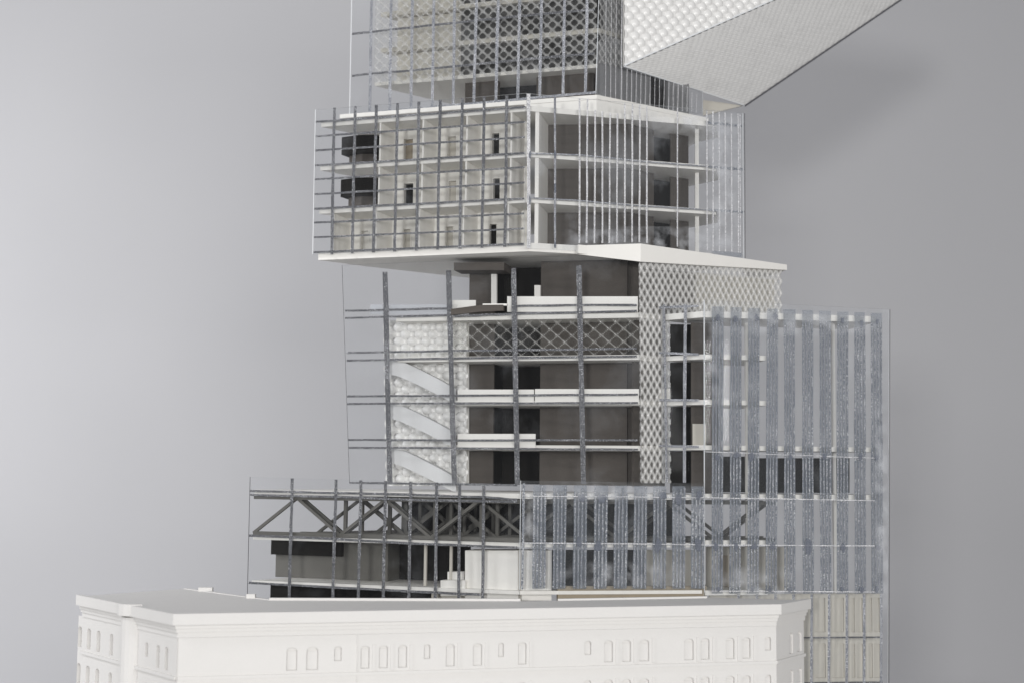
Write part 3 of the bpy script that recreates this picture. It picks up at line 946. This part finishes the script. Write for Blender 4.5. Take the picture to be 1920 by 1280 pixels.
    for c0, c1 in ((1012, 1010), (1050, 1048), (1088.5, 1086.5), (1127, 1125), (1164.5, 1162.5), (1201, 1199), (1237, 1236), (1273, 1272), (1308.5, 1308)):
        y0, y1 = L2((976, 908), (1320, 911), c0), 1103
        fl = strip('mullion_film', PS, [(c0, y0), (c1, y1)], 25, 'film', sp, off=.0004, th=.0003)
        for o in (-10, -3.2, 3.6, 10.6):
            strip('mullion', PS, [(c0 + o, y0 + random.uniform(0, 18)), (c1 + o, y1 - random.uniform(0, 4))], 3.6 if abs(o) > 6 else 3.5, 'stripe', sp)
        disc('glue_blob', PS, c0 + random.uniform(-3, 5), 930 + random.uniform(-6, 6), 6 + random.uniform(0, 4), 11, 'blob', sp)
        disc('glue_blob', PS, c0 + random.uniform(-5, 5), 1020 + random.uniform(-5, 5), 7 + random.uniform(0, 3), 14, 'blob', sp)
    strip('transom', PS, [(980, 1017), (1320, 1020)], 1.7, 'line_lit', sp, off=.0026)
    strip('transom', PS, [(985, 929), (1320, 932)], 1.4, 'line_lit', sp, off=.0026)
    smear(PS, 1030, 1318, 1050, 1102, sp); smear(PS, 980, 1318, 907, 940, sp); smear(PS, 976, 1010, 905, 1090, sp)
    bar('edge_line', PS.at(976.3, 900, .0006), PS.at(974.3, 1105, .0006), .0006, 'edge_soft', sp)  # pale bar for the highlight on the left edge
    # rooms behind the striped sheet
    pbox('pale_pier', PS, 978, 1034, 1031, 1125, -.012, .03, 'white', T)
    pbox('opening_shade', PS, 1036, 1212, 1030, 1098, -.04, .004, 'dark', T)  # near-black wall puts the openings' shade into colour
    pbox('beige_wall', PS, 1212, 1320, 1030, 1098, -.036, .004, 'cream', T)
    pbox('base_panel', PS, 1046, 1325, 1098, 1135, -.006, .006, 'tan', T)
    return zr, zf, zg


ZP = podium()

# ------------------------------------------------------------------ side tower


def side():
    S0 = PS.s(1320, 800)
    T = thing('side_tower', PS.pt(S0 + .1, 0, -.05), 'tall slab at the right behind a scuffed sheet striped with ten bundles of blue-grey lines', 'model block')
    sh = sheet(PS, [(1320.5, 563), (1667.5, 580), (1665.5, 1300), (1320.5, 1300)], T, 'glass_frost', 'edge_light', label='striped front sheet', th=.0016)
    b = PS.at(1668.2, 580, -.0005); b2 = PS.at(1666.2, 1300, -.0005)
    bar('edge_line', b, b2, .0011, 'edge_dark', sh)
    top = [1346, 1380, 1413.6, 1448.7, 1480, 1514, 1547, 1580, 1612, 1643]
    bot = [1344.7, 1378, 1412, 1446, 1481, 1515.7, 1548.6, 1579.6, 1613.3, 1645]
    for k, (a, c) in enumerate(zip(top, bot)):
        y0 = L2((1320, 574), (1667, 588), a)
        strip('mullion_film', PS, [(a, y0), (c, 1112)], 21.5, 'film', sh, off=.0004, th=.0003)
        for o in (-8.8, -3, 2.8, 8.8):
            ys = y0 + 24 + random.uniform(-8, 6)
            strip('mullion', PS, [(a + o, ys), (a + (c - a) * .5 + o + random.uniform(-.5, .5), 850), (c + o, 1112 - random.uniform(0, 6))], 3.0 if abs(o) > 6 else 2.8, 'stripe', sh, seg=8)
        disc('glue_blob', PS, a + random.uniform(-2, 5), y0 + random.uniform(12, 22), 4.5, 8, 'blob', sh)
        disc('glue_blob', PS, c + random.uniform(-4, 4), 858 + random.uniform(-6, 4), 6, 8, 'blob', sh)
        disc('glue_blob', PS, c + random.uniform(-3, 3), 1024 if k < 5 else 1026, 7 if k < 5 else 9, 8 if k not in (5, 6) else 20, 'blob', sh)
        disc('glue_blob', PS, c + random.uniform(-3, 3), 1104, 5, 7, 'blob', sh)
    for pts, wd in (([(1322, 932), (1640, 937.5)], 1.6), ([(1322, 1020.5), (1640, 1022.5)], 1.8), ([(1335, 1107), (1645, 1109)], 1.6), ([(1322, 846), (1640, 858)], 1.2)):
        strip('transom', PS, pts, wd, 'line_lit', sh, off=.0026)
    for x in (1385, 1419, 1454, 1488, 1522, 1554.6, 1588, 1620.5, 1652.5):
        strip('mullion', PS, [(x, 1113), (x - .6, 1298)], 5, 'line_light', sh)
    for y in (1194.5, 1279):
        strip('transom', PS, [(1380, y + 1), (1655, y - 1)], 3, 'line', sh, off=.0013)
    smear(PS, 1322, 1352, 570, 780, sh); smear(PS, 1322, 1660, 584, 630, sh); smear(PS, 1322, 1500, 1060, 1125, sh); smear(PS, 1640, 1665, 700, 1200, sh)
    bar('edge_line', PS.at(1321, 564, .0006), PS.at(1321, 1110, .0006), .0006, 'edge_soft', sh)  # left edge highlight painted as a thin bar
    # return sheet at the left
    SQ = pXY(1240, 1.468); SP = PS.pt(S0, 0, 0)
    SL = Plane(SP, math.degrees(math.atan2(SQ.y - SP.y, SQ.x - SP.x)))
    sl = sheet(SL, [(1241, 573), (1319, 566), (1319.5, 905), (1243, 905)], T, 'glass_matt', 'edge_light', label='narrow return sheet at the left')
    for x0, x1, wd in ((1245, 1250, 4.5), (1285, 1283, 6)):
        strip('mullion', SL, [(x0, 571), ((x0 + x1) / 2, 740), (x1, 904)], wd, 'line_light', sl)
    for ya, yb in ((577, 574), (661, 664), (749, 750), (835, 837)):
        strip('transom', SL, [(1236, ya), (1310, yb)], 4.2, 'line_light', sl, off=.0013)
    # plates
    ins = -.004
    ys = [588, 668, 753, 838, 929, 1016, 1110]
    for i, y in enumerate(ys):
        z = PS.z(1330, y - 4, ins)
        a = PS.pt(S0 + .002, 0, ins)
        e = PS.pt(PS.s(1648 if i in (0, 3, 4) else 1440, 800), 0, ins)
        lq = SL.pt((SQ - SP).dot(SL.d) + (.0 if i else .002), 0, -.003)
        th = .0048 if i else .0062
        prism('floor_plate', [lq, SL.pt(.003, 0, -.003), a, e, e + Vector((-.01, .075, 0)), lq + Vector((.055, .05, 0))] if i < 4 else [a, e, e + Vector((-.01, .075, 0)), a + Vector((0, .08, 0))], z - th, z, 'white', T)
    # columns
    for x, d in ((1400, -.02), (1562, -.03)):
        s = PS.s(x, 700, d)
        bar('column', PS.pt(s, .0, d), PS.pt(s, PS.z(x, 606, d), d), .0034, 'white', T, PS.n)
    # near-black walls put the void's shade into colour, behind the return sheet
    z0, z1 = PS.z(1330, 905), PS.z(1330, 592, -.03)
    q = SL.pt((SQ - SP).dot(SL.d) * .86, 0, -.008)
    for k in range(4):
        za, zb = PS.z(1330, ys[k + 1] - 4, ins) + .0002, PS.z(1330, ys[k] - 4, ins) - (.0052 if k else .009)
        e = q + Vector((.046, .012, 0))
        prism('void_shade_wall', [q + Vector((0, .012, 0)), e, e + Vector((0, .004, 0)), q + Vector((0, .016, 0))], za, zb, 'dark', T)
        f = PS.pt(PS.s(1296, 720, -.03), 0, -.03)
        prism('inner_wall', [f, f + Vector((.03, .006, 0)), f + Vector((.03, .009, 0)), f + Vector((0, .003, 0))], za, zb, 'grey', T)
        if k == 2:
            f = PS.pt(PS.s(1298, 720, -.028), 0, -.027)
            prism('cream_wall', [f, f + Vector((.014, .003, 0)), f + Vector((.014, .0045, 0)), f + Vector((0, .0015, 0))], za, za + .022, 'cream', T)
    pbox('upstand', SL, 1236, 1256, 728, 748, -.004, .001, 'white', T)
    # dark panels on the fourth floor
    pbox('dark_panel', PS, 1345, 1400, 855, 922, -.03, .003, 'dark', T)
    pbox('dark_panel', PS, 1405, 1593, 858, 923, -.035, .003, 'dark', T)
    # beige lower rooms
    pbox('beige_wall', PS, 1325, 1480, 1024, 1106, -.045, .003, 'cream', T)
    pbox('tan_wall', PS, 1352, 1365, 1040, 1100, -.042, .002, 'tan', T)
    # panelled base wall
    o = -.016
    zb = PS.z(1500, 1112, o)
    s0, s1 = PS.s(1330, 1200, o), PS.s(1652, 1200, o)
    holes = []
    for x0, x1 in ((1528, 1548), (1560, 1583), (1596, 1603), (1606, 1618), (1628, 1636), (1639, 1650)):
        for ya, yb in ((1120, 1184), (1206, 1270)):
            holes.append((PS.s(x0, 1200, o), PS.s(x1, 1200, o), PS.z(x0, yb, o), PS.z(x0, ya, o), 0))
    holed('panelled_wall', PS, o, s0, s1, 0, zb, holes, .002, 'cream', T)


side()

# ------------------------------------------------------------------ old building


def old():
    zr = ZC - 0.1226
    K, E, Wp = HK, HE, HW
    T = thing('old_building', ((K.x + E.x) / 2, (K.y + E.y) / 2 + .08, 0), 'plain white printed building with rows of arched windows, in front of the glass tower', 'model building')

    def z(y, px=900):
        return HF.z(px, y)
    n, d = HF.n, HF.d
    sE = (E - K).dot(d)
    sW = (Wp - K).dot(HS.d)
    # chamfer at the right end
    G = pXY(1521, 1.405, 1128)
    HG = Plane(E, math.degrees(math.atan2(G.y - E.y, G.x - E.x)))
    sG = (G - E).dot(HG.d)
    bk = [pXY(1330, 1.43, 1112), pXY(1046, 1.378, 1117), pXY(976, 1.37, 1112), pXY(505, 1.354, 1117), pXY(345, 1.473, 1096)]

    def ring(o):
        """plan outline pushed out by o on the visible sides"""
        k = K + HF.n * o + HS.n * o * .7
        e = E + HF.n * o + HG.n * o * .3
        return [Wp + HS.n * o, k, e, G + HG.n * o]
    top = zr
    P = lambda y: top - (y - 1145) * 1.205 / F       # heights from the corner's picture rows
    body = ring(-.008) + bk
    prism('roof', ring(-.003) + bk, P(1152), P(1148.5), 'print', T)
    layers = [(-.0, 1145, 1166), (-.0035, 1166, 1174), (-.005, 1174, 1181), (-.0065, 1181, 1191)]
    for o, y0, y1 in layers:
        if y0 == 1145:
            # parapet: a thin rim round the roof
            out, inn = ring(o), ring(o - .006)
            for i in range(3):
                prism('parapet', [out[i], out[i + 1], inn[i + 1], inn[i]], P(y1), P(y0), 'print', T)
        else:
            prism('cornice', ring(o) + bk, P(y1) , P(y0) - .00002, 'print', T)
    o = -.008
    # walls with pockets
    def arches(pl, lst, off, rows, out):
        for (x0, x1, small) in lst:
            for r, (ya, yb) in enumerate(rows):
                yy = yb if not small else ya + (yb - ya) * .66
                out.append((x0, x1, P(yy), P(ya), 0))
    rowsz = [(1213, 1256), (1290, 1332), (1366, 1408)]
    bands = [(1262, 1268), (1339, 1345), (1415, 1421)]
    px5 = [(212, 285, 0), (350, 430, 0), (542, 592, 1), (725, 785, 0), (852, 912, 0), (985, 1045, 0), (1163, 1205, 1), (1315, 1375, 0), (1503, 1565, 0), (1678, 1715, 1), (1815, 1872, 0)]
    px6 = [(385, 425, 1), (507, 560, 0), (618, 672, 0), (725, 785, 0), (1003, 1062, 0), (1108, 1160, 0), (1262, 1315, 0), (1365, 1415, 0), (1505, 1542, 1)]
    lst = [(480 + a / 3.692, 480 + b / 3.692, s) for a, b, s in px5] + [(980 + a / 3.31, 980 + b / 3.31, s) for a, b, s in px6]

    def front_wall(pl, s_a, s_b, xl, yref, depth, rise):
        holes = []
        for (x0, x1, sm) in xl:
            sa, sb = sorted((pl.s(x0, yref, o), pl.s(x1, yref, o)))
            for ya, yb in rowsz:
                yy = ya + (yb - ya) * .64 if sm else yb
                holes.append((sa, sb, P(yy), P(ya), (sb - sa) * rise))
        lo, hi = sorted((s_a, s_b))
        wl = holed('wall', pl, o, lo, hi, 0.0, P(1191.2), holes, depth, 'print', T)
        for h in holes:
            w0 = (h[1] - h[0]) * .0
            box('window', pl, h[0] + .0006, h[1] - .0006, h[2] + .0006, h[3] - h[4] - .0004, o - depth + .0001, o - depth + .0008, 'print', wl)
        for ya, yb in bands:
            box('string_course', pl, lo, hi, P(yb), P(ya), o - .0005, o + .0022, 'print', wl)
        return wl
    kk = (K + HF.n * o + HS.n * o * .7)
    ee = (E + HF.n * o + HG.n * o * .3)
    wf = front_wall(HF, (kk - K).dot(d), (ee - K).dot(d), lst, 1235, .0026, .32)
    for (x0, x1, sm) in lst:
        if not sm and x0 > 660:
            for xa in (x1 + 5,):
                sa, sb = HF.s(xa, 1235, o), HF.s(xa + 6, 1235, o)
                for ya, yb in rowsz:
                    box('pilaster', HF, sa, sb, P(yb + 3), P(ya - 2), o - .0005, o + .0009, 'print', wf)
    sa, sb = HF.s(668.5, 1230, o), HF.s(670.5, 1230, o)
    box('seam', HF, sa, sb, 0.0, P(1192), o - .0005, o + .0010, 'print', wf)
    front_wall(HG, (ee - E).dot(HG.d), sG, [(1480, 1487, 0), (1495, 1503, 0)], 1220, .0022, .3)
    left = [(146, 153, 0), (163, 170, 0), (181, 188, 0), (206, 212, 0), (252, 258, 0), (273, 278, 1), (294, 300, 0), (310, 316, 0)]
    front_wall(HS, (kk - K).dot(HS.d), sW, left, 1200, .005, .3)
    # rounded bay on the left end
    c = HS.pt(HS.s(232, 1180), 0, o - .001)
    bay = []
    for k in range(9):
        a = math.pi * k / 8
        bay.append(c + HS.d * .013 * math.cos(a) + HS.n * .0105 * math.sin(a))
    prism('bay', bay, 0, P(1170), 'print', T)
    bay2 = [c + (p - c) * 1.35 for p in bay]
    prism('bay_cap', bay2, P(1165.8), P(1143), 'print', T)
    # roof details
    for (x0, x1, y) in ((372, 398, 1101), (462, 478, 1113)):
        a = pXY(x0, 1.44 if x0 < 400 else 1.37, y); b = pXY(x1, 1.44 if x0 < 400 else 1.37, y)
        prism('roof_block', [a, b, b + Vector((0, .006, 0)), a + Vector((0, .006, 0))], P(1148.4), P(1148.4) + .004, 'print', T)
    a, b = pXY(505, 1.352, 1117), pXY(976, 1.368, 1112)
    prism('roof_kerb', [a, b, b + Vector((0, .004, 0)), a + Vector((0, .004, 0))], P(1148.4), P(1143.5), 'print', T)
    a, b = pXY(1046, 1.376, 1117), pXY(1326, 1.42, 1112)
    prism('roof_kerb', [a, b, b + Vector((0, .004, 0)), a + Vector((0, .004, 0))], P(1148.4), P(1144.5), 'print', T)
    a, b = pXY(345, 1.468, 1096), pXY(505, 1.352, 1117)
    prism('roof_kerb', [a, b, b + Vector((.004, .003, 0)), a + Vector((.004, .003, 0))], P(1148.4), P(1147), 'print', T)


old()
